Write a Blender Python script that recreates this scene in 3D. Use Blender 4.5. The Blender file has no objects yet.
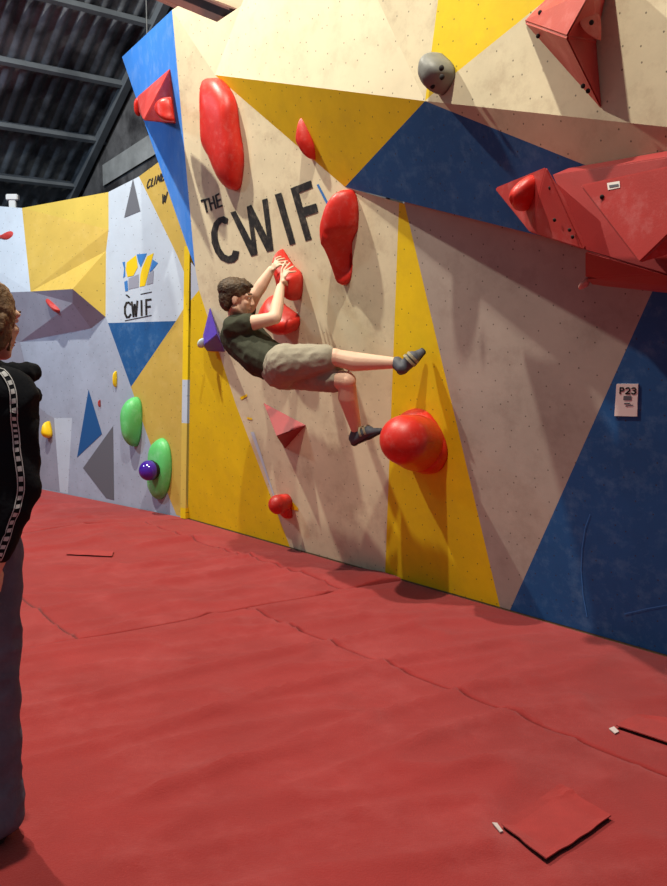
import bpy, bmesh, math, random
from mathutils import Vector as V, Matrix, noise
from mathutils.bvhtree import BVHTree
random.seed(7)
S = bpy.context.scene
COL = S.collection
R = math.radians

# ------------------------------------------------------------ camera
FPX, EYE, HORIZON = 900.0, 1.5, 340.0
PITCH = math.atan((443.0 - HORIZON) / FPX)
FW = V((0, math.cos(PITCH), -math.sin(PITCH)))
UP = V((0, math.sin(PITCH), math.cos(PITCH)))
RT = V((1, 0, 0))
EYEP = V((0, 0, EYE))
cd = bpy.data.cameras.new('camera')
cd.sensor_fit = 'AUTO'
cd.sensor_width = 36.0
cd.lens = FPX * 36.0 / 886.0
cd.clip_end = 200
cam = bpy.data.objects.new('camera', cd)
COL.objects.link(cam)
cam.location = EYEP
cam.rotation_euler = (math.pi / 2 - PITCH, 0, 0)
S.camera = cam

# ------------------------------------------------------------ light
S.view_settings.view_transform = 'Standard'
S.view_settings.look = 'None'
S.view_settings.gamma = 1.0
S.view_settings.use_curve_mapping = False
S.view_settings.exposure = -0.07
world = bpy.data.worlds.new('hall_air')
S.world = world
world.use_nodes = True
world.node_tree.nodes['Background'].inputs[0].default_value = (0.80, 0.88, 1.0, 1)
world.node_tree.nodes['Background'].inputs[1].default_value = 0.19

def lamp(name, loc, target, power, size, color, kind='AREA', spread=180):
    d = bpy.data.lights.new(name, kind)
    d.energy = power
    d.color = color
    if kind == 'AREA':
        d.shape = 'DISK'
        d.size = size
        d.spread = R(spread)
    else:
        d.shadow_soft_size = size
    o = bpy.data.objects.new(name, d)
    COL.objects.link(o)
    o.location = loc
    o.rotation_euler = (V(target) - V(loc)).to_track_quat('-Z', 'Y').to_euler()
    return o

# two warm lamps close above the main wall, a cool one over the farther wall
lamp('high_bay_lamp', (-3.05, 5.79, 6.7), (-1.1, 6.7, 0.0), 440, 0.13, (1.0, 0.92, 0.77), spread=175)
lamp('high_bay_lamp', (-0.48, 2.72, 7.0), (.5, 4.0, 0.0), 360, 0.13, (1.0, 0.92, 0.77), spread=175)
lamp('high_bay_lamp', (-5.6, 6.6, 4.4), (-2.6, 9.0, 1.6), 55, 0.5, (0.66, 0.83, 1.0), spread=120)

# ------------------------------------------------------------ geometry helpers
def ray(px, py):
    return FW + RT * ((px - 333.5) / FPX) - UP * ((py - 443.0) / FPX)

def hit(px, py, p0, n):
    d = ray(px, py)
    return EYEP + d * ((p0 - EYEP).dot(n) / d.dot(n))

def G(px, py, z=0.0):
    return hit(px, py, V((0, 0, z)), V((0, 0, 1)))

class Plane:
    """a wall facet: point, unit normal facing the hall; at() finds the point seen at a pixel, off metres proud of it"""
    def __init__(s, p, n):
        s.p, s.n = V(p), V(n).normalized()
        if s.n.dot(EYEP - s.p) < 0: s.n = -s.n
        s.u = V((0, 0, 1)).cross(s.n).normalized()      # to the right along the wall
        s.v = s.n.cross(s.u).normalized()
    def at(s, px, py, off=0.0):
        return hit(px, py, s.p + s.n * off, s.n)
    def flat(s, P, off=0.0):
        P = V(P)
        return P - s.n * ((P - s.p).dot(s.n) - off)
def plane3(a, b, c):
    return Plane(a, (b - a).cross(c - a))

B0, B1 = G(185, 517), G(500, 607)
U = (B1 - B0).normalized()
NH = V((U.y, -U.x, 0))
if NH.y > 0: NH = -NH
OVER = R(8)
WA = Plane(B0, NH * math.cos(OVER) - V((0, 0, 1)) * math.sin(OVER))      # the main overhanging wall
P2, P5 = WA.at(215, 75), WA.at(345, 187)
P3 = WA.at(425, 101, 0.24)
WU = plane3(P2, P3, P2 + V((0, 0, 1)))                                    # the top panel, plumb
P4 = WU.at(667, 127)
WD = plane3(P3, P4, P5)                                                   # the beak of the wall, right
P7 = WD.at(525, 232)
P1, PN = WA.at(172, 10), WA.at(195, 267)
WL = plane3(P1, PN, WA.at(122, 57, -0.75))                                # blue return on the left
L0 = G(35, 487)
dC = (B0 - L0).normalized()
nC = V((dC.y, -dC.x, 0))
WC = Plane(B0, nC)                                                        # the farther wall

def link(name, me, mats, parent=None):
    o = bpy.data.objects.new(name, me)
    COL.objects.link(o)
    for m in (mats if isinstance(mats, (list, tuple)) else [mats]):
        me.materials.append(m)
    if parent: o.parent = parent
    return o

def from_bm(name, bm, mats, parent=None, smooth=False, normals=True):
    if normals: bmesh.ops.recalc_face_normals(bm, faces=bm.faces)
    me = bpy.data.meshes.new(name)
    bm.to_mesh(me)
    bm.free()
    if smooth:
        for p in me.polygons: p.use_smooth = True
    return link(name, me, mats, parent)

def tag(o, label, cat, group=None):
    o['label'], o['category'] = label, cat
    if group: o['group'] = group
    return o

def struct(o):
    o['kind'] = 'structure'
    return o

def empty(name, loc):
    o = bpy.data.objects.new(name, None)
    o.empty_display_size = 0.1
    COL.objects.link(o)
    o.location = loc
    return o

def reparent(child, root):
    """child was built in world space"""
    child.parent = root
    child.matrix_parent_inverse = Matrix.Translation(root.location).inverted()
    return child

def centre(o, at=None):
    """give a world-space mesh its own origin"""
    me = o.data
    c = V(at) if at is not None else sum((v.co for v in me.vertices), V()) / len(me.vertices)
    me.transform(Matrix.Translation(-c))
    o.location = c
    return o

def catmull(pts, n):
    out, m = [], len(pts)
    for i in range(n):
        t = i / n * m
        k = int(t); f = t - k
        a, b, c, d = (V(pts[(k + j - 1) % m]) for j in range(4))
        out.append(0.5 * ((2 * b) + (c - a) * f + (2 * a - 5 * b + 4 * c - d) * f * f + (3 * b - a - 3 * c + d) * f ** 3))
    return out

def capsule(bm, p0, r0, p1, r1, axis=None, flat=1.0, seg=14, cap=5):
    p0, p1 = V(p0), V(p1)
    d = p1 - p0
    L = d.length
    z = d.normalized() if L > 1e-6 else V((0, 0, 1))
    a = V(axis) if axis is not None else (V((1, 0, 0)) if abs(z.x) < .8 else V((0, 1, 0)))
    x = (a - z * a.dot(z)).normalized()
    y = z.cross(x)
    prof = []
    for i in range(cap + 1):
        t = -math.pi / 2 + math.pi / 2 * i / cap
        prof.append((p0 + z * r0 * math.sin(t) * min(1, max(flat, .5)), r0 * math.cos(t)))
    for i in range(cap + 1):
        t = math.pi / 2 * i / cap
        prof.append((p1 + z * r1 * math.sin(t) * min(1, max(flat, .5)), r1 * math.cos(t)))
    rings = []
    for c, r in prof:
        r = max(r, 1e-5)
        rings.append([bm.verts.new(c + x * (r * flat * math.cos(2 * math.pi * k / seg)) + y * (r * math.sin(2 * math.pi * k / seg))) for k in range(seg)])
    for A_, B_ in zip(rings, rings[1:]):
        for k in range(seg):
            bm.faces.new((A_[k], A_[(k + 1) % seg], B_[(k + 1) % seg], B_[k]))
    bm.faces.new(rings[0][::-1]); bm.faces.new(rings[-1])

def ellip(bm, c, rad, rot=None, seg=20, rings=12):
    M = Matrix.Translation(V(c)) @ (rot.to_4x4() if rot is not None else Matrix.Identity(4)) @ Matrix.Diagonal((*rad, 1))
    bmesh.ops.create_uvsphere(bm, u_segments=seg, v_segments=rings, radius=1.0, matrix=M)

def box(bm, c, size, rot=None):
    M = Matrix.Translation(V(c)) @ (rot.to_4x4() if rot is not None else Matrix.Identity(4)) @ Matrix.Diagonal((*size, 1))
    bmesh.ops.create_cube(bm, size=1.0, matrix=M)

def beam(bm, a, b, w, h, upv=V((0, 0, 1))):
    a, b = V(a), V(b)
    x = (b - a).normalized()
    y = upv.cross(x).normalized()
    z = x.cross(y)
    box(bm, (a + b) / 2, ((b - a).length, w, h), Matrix((x, y, z)).transposed())

def fused(name, bm, voxel, smooth, mats, parent=None, noise_amp=0.0, noise_scale=8.0, ridged=False):
    """fuse overlapping closed shells into one continuous skin"""
    bmesh.ops.recalc_face_normals(bm, faces=bm.faces)
    me = bpy.data.meshes.new('tmp')
    bm.to_mesh(me); bm.free()
    o = bpy.data.objects.new('tmp', me)
    COL.objects.link(o)
    m = o.modifiers.new('r', 'REMESH'); m.mode = 'VOXEL'; m.voxel_size = voxel
    if smooth:
        s = o.modifiers.new('s', 'SMOOTH'); s.factor = 0.5; s.iterations = smooth
    dg = bpy.context.evaluated_depsgraph_get()
    dg.update()
    res = bpy.data.meshes.new_from_object(o.evaluated_get(dg))
    bpy.data.objects.remove(o); bpy.data.meshes.remove(me)
    if noise_amp:
        ns = [v.normal.copy() for v in res.vertices]
        for v, n in zip(res.vertices, ns):
            q = v.co * noise_scale
            f = noise.noise(q)
            if ridged: f = 1 - 2 * abs(f) - .5
            v.co += n * (f * noise_amp)
    for p in res.polygons: p.use_smooth = True
    res.name = name
    return link(name, res, mats, parent)

# ------------------------------------------------------------ materials
def srgb(r, g, b):
    f = lambda c: (c / 12.92 if c <= .04045 else ((c + .055) / 1.055) ** 2.4)
    return (f(r / 255), f(g / 255), f(b / 255), 1)

def mat(name, rgb, rough=.6, wear=.12, wear_scale=3.0, spec=.4, bump=0.0, bump_scale=60.0, chalk=0.0, chalk_scale=9.0,
        chalk_rgb=(225, 215, 205), holes=0.0, uv=False, second=None, second_lo=.45, second_hi=.62, second_scale=2.0, sheen=0.0, coat=0.0):
    m = bpy.data.materials.new(name)
    m.use_nodes = True
    nt = m.node_tree; N, Lk = nt.nodes, nt.links
    b = N['Principled BSDF']
    b.inputs['Roughness'].default_value = rough
    b.inputs['Specular IOR Level'].default_value = spec
    if sheen:
        b.inputs['Sheen Weight'].default_value = sheen
        b.inputs['Sheen Roughness'].default_value = .6
    if coat: b.inputs['Coat Weight'].default_value = coat
    tc = N.new('ShaderNodeTexCoord')
    src = tc.outputs['UV'] if uv else tc.outputs['Object']
    def nz(scale, detail=5, rough_=.6):
        t = N.new('ShaderNodeTexNoise')
        t.inputs['Scale'].default_value = scale
        t.inputs['Detail'].default_value = detail
        t.inputs['Roughness'].default_value = rough_
        Lk.new(src, t.inputs['Vector'])
        return t.outputs['Fac']
    def ramp(fac, lo, hi, a=(0, 0, 0, 1), c=(1, 1, 1, 1)):
        r = N.new('ShaderNodeValToRGB')
        r.color_ramp.elements[0].position = lo; r.color_ramp.elements[0].color = a
        r.color_ramp.elements[1].position = hi; r.color_ramp.elements[1].color = c
        Lk.new(fac, r.inputs[0])
        return r.outputs[0]
    def mix(fac, a, c, mode='MIX'):
        x = N.new('ShaderNodeMix'); x.data_type = 'RGBA'; x.blend_type = mode
        for sock, val in ((x.inputs[0], fac), (x.inputs[6], a), (x.inputs[7], c)):
            if hasattr(val, 'is_output'): Lk.new(val, sock)
            else: sock.default_value = val
        return x.outputs[2]
    base = srgb(*rgb)
    if second:
        base = mix(ramp(nz(second_scale), second_lo, second_hi), base, srgb(*second))
    if wear:
        w = ramp(nz(wear_scale, 8, .65), .3, .7, (1 - wear,) * 3 + (1,), (1 + wear * .5,) * 3 + (1,))
        base = mix(1.0, base, w, 'MULTIPLY')
    if chalk:
        base = mix(ramp(nz(chalk_scale, 8, .72), .50, .72, (0, 0, 0, 1), (chalk,) * 3 + (1,)), base, srgb(*chalk_rgb))
    if holes:
        vo = N.new('ShaderNodeTexVoronoi'); vo.voronoi_dimensions = '2D'
        vo.inputs['Scale'].default_value = holes
        vo.inputs['Randomness'].default_value = .75
        Lk.new(src, vo.inputs['Vector'])
        base = mix(ramp(vo.outputs['Distance'], .030, .042, (.75,) * 3 + (1,), (0, 0, 0, 1)), base, (.035, .028, .022, 1))
    if hasattr(base, 'is_output'): Lk.new(base, b.inputs['Base Color'])
    else: b.inputs['Base Color'].default_value = base
    if bump:
        bp = N.new('ShaderNodeBump'); bp.inputs['Strength'].default_value = bump
        bp.inputs['Distance'].default_value = .01
        Lk.new(nz(bump_scale, 4), bp.inputs['Height'])
        Lk.new(bp.outputs[0], b.inputs['Normal'])
    return m

WK = dict(uv=True, rough=.66, bump=.06, bump_scale=25, holes=9, spec=.3)
M = dict(
    cream=mat('cream_ply', (214, 204, 172), wear=.16, wear_scale=2.2, chalk=.5, chalk_scale=4, chalk_rgb=(150, 125, 100), **WK),
    ivory=mat('ivory_ply', (228, 218, 186), wear=.10, wear_scale=2.0, chalk=.25, chalk_scale=5, chalk_rgb=(170, 140, 110), **WK),
    bare=mat('bare_ply', (200, 182, 154), wear=.16, wear_scale=2.5, chalk=.35, chalk_scale=4, chalk_rgb=(130, 100, 80), **WK),
    pink=mat('scuffed_ply', (203, 176, 152), wear=.16, wear_scale=2.2, chalk=.35, chalk_scale=4.5, chalk_rgb=(120, 92, 78), **WK),
    greyp=mat('grey_ply', (168, 158, 148), wear=.14, wear_scale=2.5, chalk=.35, chalk_scale=4, chalk_rgb=(115, 98, 90), **WK),
    yellow=mat('yellow_paint', (228, 196, 18), wear=.14, wear_scale=2.5, chalk=.25, chalk_scale=6, chalk_rgb=(190, 150, 50), **WK),
    blue=mat('blue_paint', (28, 84, 142), wear=.16, wear_scale=2.5, chalk=.22, chalk_scale=9, chalk_rgb=(130, 170, 205), **WK),
    skyblue=mat('bright_blue_paint', (58, 132, 226), wear=.08, wear_scale=2.5, chalk=.2, chalk_scale=6, chalk_rgb=(190, 215, 240), uv=True, rough=.55),
    white=mat('white_paint', (184, 198, 214), wear=.08, wear_scale=3, chalk=.2, chalk_scale=5, chalk_rgb=(165, 165, 175), **WK),
    stone=mat('pale_grey_paint', (158, 170, 190), wear=.14, wear_scale=3, chalk=.3, chalk_scale=5, chalk_rgb=(125, 128, 142), **WK),
    stone2=mat('mid_grey_paint', (144, 149, 166), wear=.14, wear_scale=3, **WK),
    stone3=mat('dark_grey_paint', (96, 100, 110), wear=.14, wear_scale=3, **WK),
    ochre=mat('ochre_paint', (190, 162, 76), wear=.12, wear_scale=3, chalk=.2, chalk_scale=5, chalk_rgb=(225, 200, 130), **WK),
    paleyellow=mat('pale_yellow_paint', (206, 182, 84), wear=.10, wear_scale=3, **WK),
    ink=mat('black_lettering', (26, 25, 26), wear=.3, wear_scale=9, chalk=.28, chalk_scale=26, chalk_rgb=(150, 140, 125), rough=.7),
    inkblue=mat('blue_lettering', (52, 118, 190), wear=.1),
    timber=mat('timber_back', (120, 96, 70), wear=.2),
    mats=mat('red_carpet', (150, 43, 42), rough=.95, wear=.16, wear_scale=1.3, spec=.12, bump=.35, bump_scale=160, chalk=.22, chalk_scale=2.2,
             chalk_rgb=(185, 95, 95), second=(140, 38, 37), second_scale=.8, second_lo=.35, second_hi=.7, sheen=.15),
    patch=mat('red_carpet_patch', (158, 49, 47), rough=.95, wear=.12, wear_scale=12, spec=.1, bump=.3, bump_scale=300, sheen=.15),
    foam=mat('dark_backing', (44, 26, 26), rough=.9),
    fray=mat('frayed_white', (205, 190, 188), rough=.9),
    red=mat('red_hold', (206, 40, 28), rough=.42, wear=.10, wear_scale=14, spec=.5, bump=.10, bump_scale=180, chalk=.10, chalk_scale=22),
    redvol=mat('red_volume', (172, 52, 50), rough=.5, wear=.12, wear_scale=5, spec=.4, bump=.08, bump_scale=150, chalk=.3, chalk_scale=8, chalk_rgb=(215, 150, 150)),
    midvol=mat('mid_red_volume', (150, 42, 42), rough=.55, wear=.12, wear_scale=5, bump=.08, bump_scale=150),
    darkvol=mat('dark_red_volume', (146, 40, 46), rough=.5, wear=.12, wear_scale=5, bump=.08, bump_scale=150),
    maroon=mat('maroon_gloss', (110, 14, 18), rough=.22, wear=.1, spec=.6),
    hole=mat('bolt_hole', (22, 16, 16), rough=.8, wear=0),
    greyhold=mat('grey_hold', (120, 122, 118), rough=.5, wear=.12, wear_scale=20, bump=.1, bump_scale=150),
    purple=mat('purple_volume', (84, 58, 178), rough=.5, wear=.1),
    violet=mat('violet_gloss', (66, 30, 150), rough=.15, wear=.05, spec=.6, coat=.3),
    green=mat('green_hold', (96, 196, 112), rough=.4, wear=.08, wear_scale=8, chalk=.3, chalk_scale=9, chalk_rgb=(190, 225, 205)),
    yellowhold=mat('yellow_hold', (238, 200, 20), rough=.4, wear=.05),
    teal=mat('pale_teal_hold', (196, 220, 218), rough=.4, wear=.1),
    pinkwhite=mat('chalky_pink_hold', (226, 180, 165), rough=.6, wear=.2, wear_scale=40),
    paper=mat('paper', (236, 230, 226), rough=.7, wear=.03),
    steel=mat('rust_red_steel', (84, 44, 38), rough=.6, wear=.3, wear_scale=5, second=(56, 30, 28)),
    sheet=mat('weathered_sheet', (128, 136, 146), rough=.7, wear=.6, wear_scale=3.0, second=(72, 76, 84), second_scale=1.6, spec=.3),
    purlin=mat('purlin_steel', (104, 113, 124), rough=.7, wear=.3),
    brick=mat('sooty_render', (104, 106, 112), rough=.9, wear=.4, wear_scale=4, bump=.5, bump_scale=25, second=(48, 48, 54), second_scale=1.5),
    band=mat('pale_render', (160, 166, 172), rough=.9, wear=.3, wear_scale=4, bump=.3, bump_scale=20),
    wire=mat('wire', (120, 124, 128), rough=.4, wear=0),
    slabfloor=mat('concrete', (110, 106, 102), rough=.9),
    plasticgrey=mat('grey_plastic', (186, 192, 198), rough=.5, wear=.05),
    skin=mat('skin', (226, 190, 164), rough=.55, wear=.10, wear_scale=9, spec=.35, second=(214, 168, 144), second_scale=9, second_lo=.45, second_hi=.75),
    lip=mat('lip', (176, 104, 96), rough=.5, wear=0),
    eye=mat('eye_white', (225, 222, 216), rough=.3, wear=0),
    iris=mat('iris', (40, 30, 24), rough=.3, wear=0),
    hair=mat('brown_hair', (84, 66, 46), rough=.6, wear=.35, wear_scale=28, bump=.8, bump_scale=70, second=(58, 44, 30), second_scale=20),
    hairl=mat('light_brown_hair', (134, 102, 70), rough=.6, wear=.35, wear_scale=24, bump=.8, bump_scale=70, second=(92, 68, 44), second_scale=18),
    shirt=mat('olive_cotton', (64, 66, 54), rough=.9, wear=.15, wear_scale=8, spec=.15, bump=.4, bump_scale=30),
    shorts=mat('khaki_cotton', (156, 149, 132), rough=.9, wear=.15, wear_scale=8, spec=.15, bump=.4, bump_scale=30),
    shadowliner=mat('dark_lining', (46, 40, 36), rough=.9),
    shoe=mat('grey_shoe', (78, 82, 92), rough=.6, wear=.2, wear_scale=30),
    rubber=mat('black_rubber', (34, 34, 40), rough=.55, wear=.1),
    strap=mat('pale_strap', (196, 188, 158), rough=.7, wear=.2, wear_scale=60),
    hoodie=mat('black_fleece', (20, 22, 27), rough=.9, wear=.2, wear_scale=8, spec=.15, bump=.4, bump_scale=30),
    tape=mat('white_tape', (196, 196, 196), rough=.8, wear=.1),
    jeans=mat('charcoal_denim', (104, 106, 124), rough=.9, wear=.25, wear_scale=10, spec=.15, bump=.4, bump_scale=40),
)
MI = {}

def facets(name, polys, thick=0.0, uvp=WA):
    """polys: (material key, [world points]); every paint colour is a region of one mesh; UVs in metres"""
    keys = []
    bm = bmesh.new()
    uvl = bm.loops.layers.uv.new('UVMap')
    for key, pts in polys:
        if key not in keys: keys.append(key)
        f = bm.faces.new([bm.verts.new(p) for p in pts])
        f.material_index = keys.index(key)
        f.normal_update()
        c = f.calc_center_median()
        if f.normal.dot(EYEP - c) < 0: f.normal_flip()
        for lp in f.loops:
            d = lp.vert.co - uvp.p
            lp[uvl].uv = (d.dot(uvp.u), d.dot(uvp.v))
    bmesh.ops.triangulate(bm, faces=[f for f in bm.faces if len(f.verts) > 4])
    bmesh.ops.remove_doubles(bm, verts=bm.verts, dist=.0008)
    o = from_bm(name, bm, [M[k] for k in keys], normals=False)
    return o

def painted(name, polys, plane, m, parent, off=.0025):
    """flat painted shapes on a wall, polys in pixels"""
    bm = bmesh.new()
    for pts in polys:
        vs = [bm.verts.new(plane.at(x, y, off)) for x, y in pts]
        f = bm.faces.new(vs); f.normal_update()
        if f.normal.dot(plane.n) < 0: f.normal_flip()
    bmesh.ops.triangulate(bm, faces=bm.faces)
    return from_bm(name, bm, m, parent, normals=False)

STROKES = {
    'C': [[(1, .85), (.7, 1), (.3, 1), (0, .72), (0, .28), (.3, 0), (.7, 0), (1, .15)]],
    'W': [[(0, 1), (.27, 0), (.5, .8), (.73, 0), (1, 1)]], 'I': [[(.5, 0), (.5, 1)]],
    'F': [[(.1, 0), (.1, 1), (.95, 1)], [(.1, .52), (.8, .52)]], 'L': [[(.1, 1), (.1, 0), (.9, 0)]],
    'M': [[(0, 0), (.1, 1), (.5, .3), (.9, 1), (1, 0)]], 'B': [[(.1, 0), (.1, 1), (.7, 1), (.85, .78), (.7, .53), (.1, .53)], [(.7, .53), (.95, .27), (.7, 0), (.1, 0)]],
    'T': [[(0, 1), (1, 1)], [(.5, 1), (.5, 0)]], 'H': [[(.1, 0), (.1, 1)], [(.9, 0), (.9, 1)], [(.1, .5), (.9, .5)]],
    'E': [[(.9, 1), (.1, 1), (.1, 0), (.9, 0)], [(.1, .5), (.75, .5)]],
    'P': [[(.1, 0), (.1, 1), (.7, 1), (.95, .75), (.7, .48), (.1, .48)]],
    '2': [[(.05, .8), (.3, 1), (.7, 1), (.95, .75), (.85, .5), (.05, 0), (1, 0)]],
    '3': [[(.05, .9), (.35, 1), (.75, 1), (.95, .77), (.75, .53), (.4, .53)], [(.75, .53), (1, .27), (.75, 0), (.3, 0), (0, .12)]],
}
def stroke_polys(text, org, adv, wid, upv, th):
    """pixel polygons for block letters; adv = advance per letter, wid = letter width vector, upv = letter height vector, th = stroke px"""
    out = []
    for i, ch in enumerate(text):
        o = V(org) + V(adv) * i
        for st in STROKES.get(ch, []):
            pts = [o + V(wid) * x + V(upv) * y for x, y in st]
            for a, b in zip(pts, pts[1:]):
                d = (b - a)
                if d.length < 1e-6: continue
                d.normalize()
                n = V((-d.y, d.x)) * th / 2
                e = d * th * .35
                out.append([a - e + n, b + e + n, b + e - n, a - e - n])
    return out

# ------------------------------------------------------------ floor and mats
bm = bmesh.new()
box(bm, (0, 6, -.35), (24, 26, .1))
struct(from_bm('floor', bm, M['slabfloor']))

WRDIR = V((.86, .50, 0)).normalized()
FLAT = [(G(555, 826), .26), (G(660, 736), .40), (G(90, 554), .40), (V((-1.08, 2.66, 0)), .55)]       # the mats lie flat under the loose patches
def wrinkle(p):
    a = p.dot(WRDIR); b = p.x * -WRDIR.y + p.y * WRDIR.x
    q = V((a * .55, b * 2.1 + .35 * noise.noise(V((a * .6, b * .6, 3))), 0))
    r = 1 - abs(noise.noise(q)) * 2.2
    r2 = 1 - abs(noise.noise(V((a * 1.1 + 7, b * 4.2, 4)))) * 2.2
    z = .030 * max(0, r) ** 6 + .020 * max(0, r2) ** 6 + .014 * noise.noise(p * .9)
    k = 1.0
    for q_, r_ in FLAT:
        d_ = math.hypot(p.x - q_.x, p.y - q_.y) / r_
        if d_ < 1: k = min(k, max(0, (d_ - .45) / .55) ** 1.5)
    for n_ in (NH, nC if nC.y < 0 else -nC):      # and tight against the walls
        k = min(k, max(0, min(1, ((p - B0).dot(n_) - .04) / .35)))
    return z * k - .004

def mat_panel(pts, label, lift=None, step=.035):
    pts = [V((p[0], p[1], 0)) for p in pts]
    cx = sum(pts, V()) / len(pts)
    area = sum(a.x * b.y - b.x * a.y for a, b in zip(pts, pts[1:] + pts[:1]))
    if area < 0: pts.reverse()
    x0, x1 = min(p.x for p in pts), max(p.x for p in pts)
    y0, y1 = min(p.y for p in pts), max(p.y for p in pts)
    bm = bmesh.new()
    nx, ny = int((x1 - x0) / step) + 2, int((y1 - y0) / step) + 2
    g = [[bm.verts.new((x0 + (x1 - x0) * i / (nx - 1), y0 + (y1 - y0) * j / (ny - 1), 0)) for j in range(ny)] for i in range(nx)]
    for i in range(nx - 1):
        for j in range(ny - 1):
            bm.faces.new((g[i][j], g[i + 1][j], g[i + 1][j + 1], g[i][j + 1]))
    edges = []
    for a, b in zip(pts, pts[1:] + pts[:1]):
        d = (b - a).normalized()
        n = V((d.y, -d.x, 0))
        a2 = a - n * .003
        edges.append((a2, n))
        for off in (.003, .008):        # loops for the rolled edge
            bmesh.ops.bisect_plane(bm, geom=bm.verts[:] + bm.edges[:] + bm.faces[:], plane_co=a2 - n * off, plane_no=n)
        bmesh.ops.bisect_plane(bm, geom=bm.verts[:] + bm.edges[:] + bm.faces[:], plane_co=a2, plane_no=n, clear_outer=True)
    for v in bm.verts:
        p = v.co.copy()
        z = wrinkle(p)
        e = min((a - p).dot(n) for a, n in edges)
        if e < .008: z -= .010 * (1 - max(0, e) / .008) ** 2
        if lift:
            q, rad, h = lift
            dd = (p - q).length
            if dd < rad: z += h * (1 - dd / rad) ** 1.5
        v.co.z = z
    rim = [e for e in bm.edges if e.is_boundary]
    ret = bmesh.ops.extrude_edge_only(bm, edges=rim)
    for v in ret['geom']:
        if isinstance(v, bmesh.types.BMVert): v.co.z = -.298
    o = from_bm('crash_mat', bm, M['mats'], smooth=True)
    centre(o, (cx.x, cx.y, 0))
    return tag(o, label, 'crash mat', 'red carpeted crash mats')

def meet(p, q, r, s):
    """crossing of ground lines pq and rs"""
    d1, d2 = q - p, s - r
    k = ((r.x - p.x) * d2.y - (r.y - p.y) * d2.x) / (d1.x * d2.y - d1.y * d2.x)
    return p + d1 * k
WB0, WB1 = B0 + NH * .006, B1 + NH * .006
s1a, s1b = G(15, 651), G(345, 590)
s2a, s2b = G(300, 630), G(667, 775)
s3a, s3b = G(156, 527), G(348, 591)
s4a, s4b = G(22, 601), G(75, 637)
s5a, s5b = G(18, 534), G(180, 519)
d1 = (s1b - s1a).normalized()
s1L = s1a - d1 * 4.5
s1W = meet(s1a, s1b, WB0, WB1)
s5W = meet(s5a, s5b, WB0, WB1)
d5 = (s5b - s5a).normalized()
s5L = s5a - d5 * 4.5
wC0, wC1 = G(35, 487) + nC * (.006 if nC.y < 0 else -.006), B0 + nC * (.006 if nC.y < 0 else -.006)
far = wC0 - dC * 4.5
s12 = meet(s2a, s2b, s1a, s1b)
s13 = meet(s3a, s3b, s1a, s1b)
s15 = meet(s3a, s3b, s5a, s5b)
s45 = meet(s4a, s4b, s5a, s5b)
s14 = meet(s4a, s4b, s1a, s1b)
near2 = s2a + (s2b - s2a).normalized() * 6.5
nearW = WB0 + U * 9.0
mat_panel([s5L, s5W, wC1, wC0, far], 'farthest red crash mat, along the foot of the pale grey and white wall')
mat_panel([s5L, s45, s14, s1L], 'red crash mat beside the person in black, left of the short diagonal seam', step=.06)
mat_panel([s45, s15, s13, s14], 'wrinkled red crash mat in the middle distance with a small carpet strip on it')
mat_panel([s15, s5W, s1W, s13], 'narrow red crash mat below the small red knob, one corner curling up',
          lift=(G(372, 579), .35, .045))
mat_panel([s12, s1W, nearW, near2], 'red crash mat along the foot of the yellow strip and dark blue panel, at right')
mat_panel([s1L, s12, near2, V((2.2, -1.8, 0)), V((-5.4, -1.8, 0))], 'big red crash mat filling the foreground, with the square carpet patch on it')

def carpet_patch(pix, label, thick=.006, tagpix=None, curl=.006):
    P = [G(x, y) for x, y in pix]
    c = sum(P, V()) / 4
    c.z = wrinkle(c)
    root = empty('carpet_patch', c)
    n = 16
    def layer(name, m, lift, depth, shrink, bend, rough):
        bm = bmesh.new()
        rows = []
        for i in range(n + 1):
            row = []
            for j in range(n + 1):
                s_, t = .5 + (i / n - .5) * shrink, .5 + (j / n - .5) * shrink
                p = (P[0] * (1 - s_) + P[1] * s_) * (1 - t) + (P[3] * (1 - s_) + P[2] * s_) * t
                e = max(abs(i / n - .5), abs(j / n - .5)) * 2
                p = p + V((noise.noise(p * 16), noise.noise(p * 16 + V((9, 0, 0))), 0)) * rough
                p.z = wrinkle(p) + lift + bend * max(0, e - .72) / .28 + rough * noise.noise(p * 12) * e
                row.append(bm.verts.new(p))
            rows.append(row)
        for i in range(n):
            for j in range(n):
                bm.faces.new((rows[i][j], rows[i + 1][j], rows[i + 1][j + 1], rows[i][j + 1]))
        ret = bmesh.ops.extrude_face_region(bm, geom=bm.faces[:])
        for v in ret['geom']:
            if isinstance(v, bmesh.types.BMVert): v.co.z -= depth
        return reparent(from_bm(name, bm, m), root)
    layer('carpet', M['patch'], .006 + thick, thick * .7, 1.0, curl, .003)
    o = layer('backing', M['foam'], .0055, .004, .965, curl * .3, .003)
    o['label'] = 'dark backing under the carpet patch'
    if tagpix:
        bm = bmesh.new()
        w = [G(x, y) for x, y in tagpix]
        lo = [bm.verts.new(p + V((0, 0, wrinkle(p) + .003))) for p in w]; hi = [bm.verts.new(p + V((0, 0, wrinkle(p) + .007))) for p in w]
        bm.faces.new(lo); bm.faces.new(hi)
        for k in range(len(w)): bm.faces.new((lo[k], lo[(k + 1) % len(w)], hi[(k + 1) % len(w)], hi[k]))
        o = reparent(from_bm('corner_tab', bm, M['fray']), root)
        o['label'] = 'frayed whitish corner tab'
    return tag(root, label, 'carpet patch', 'loose carpet patches on the mats')
carpet_patch([(501, 829), (560, 789), (611, 820), (546, 864)], 'square red carpet patch with dark lifted edges on the foreground mat', tagpix=[(492, 827), (497, 826), (503, 834), (500, 836)])
carpet_patch([(616, 728), (637, 717), (720, 727), (700, 756)], 'red carpet patch cut off by the right edge of the photo', tagpix=[(609, 729), (614, 727), (619, 732), (615, 734)])
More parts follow.
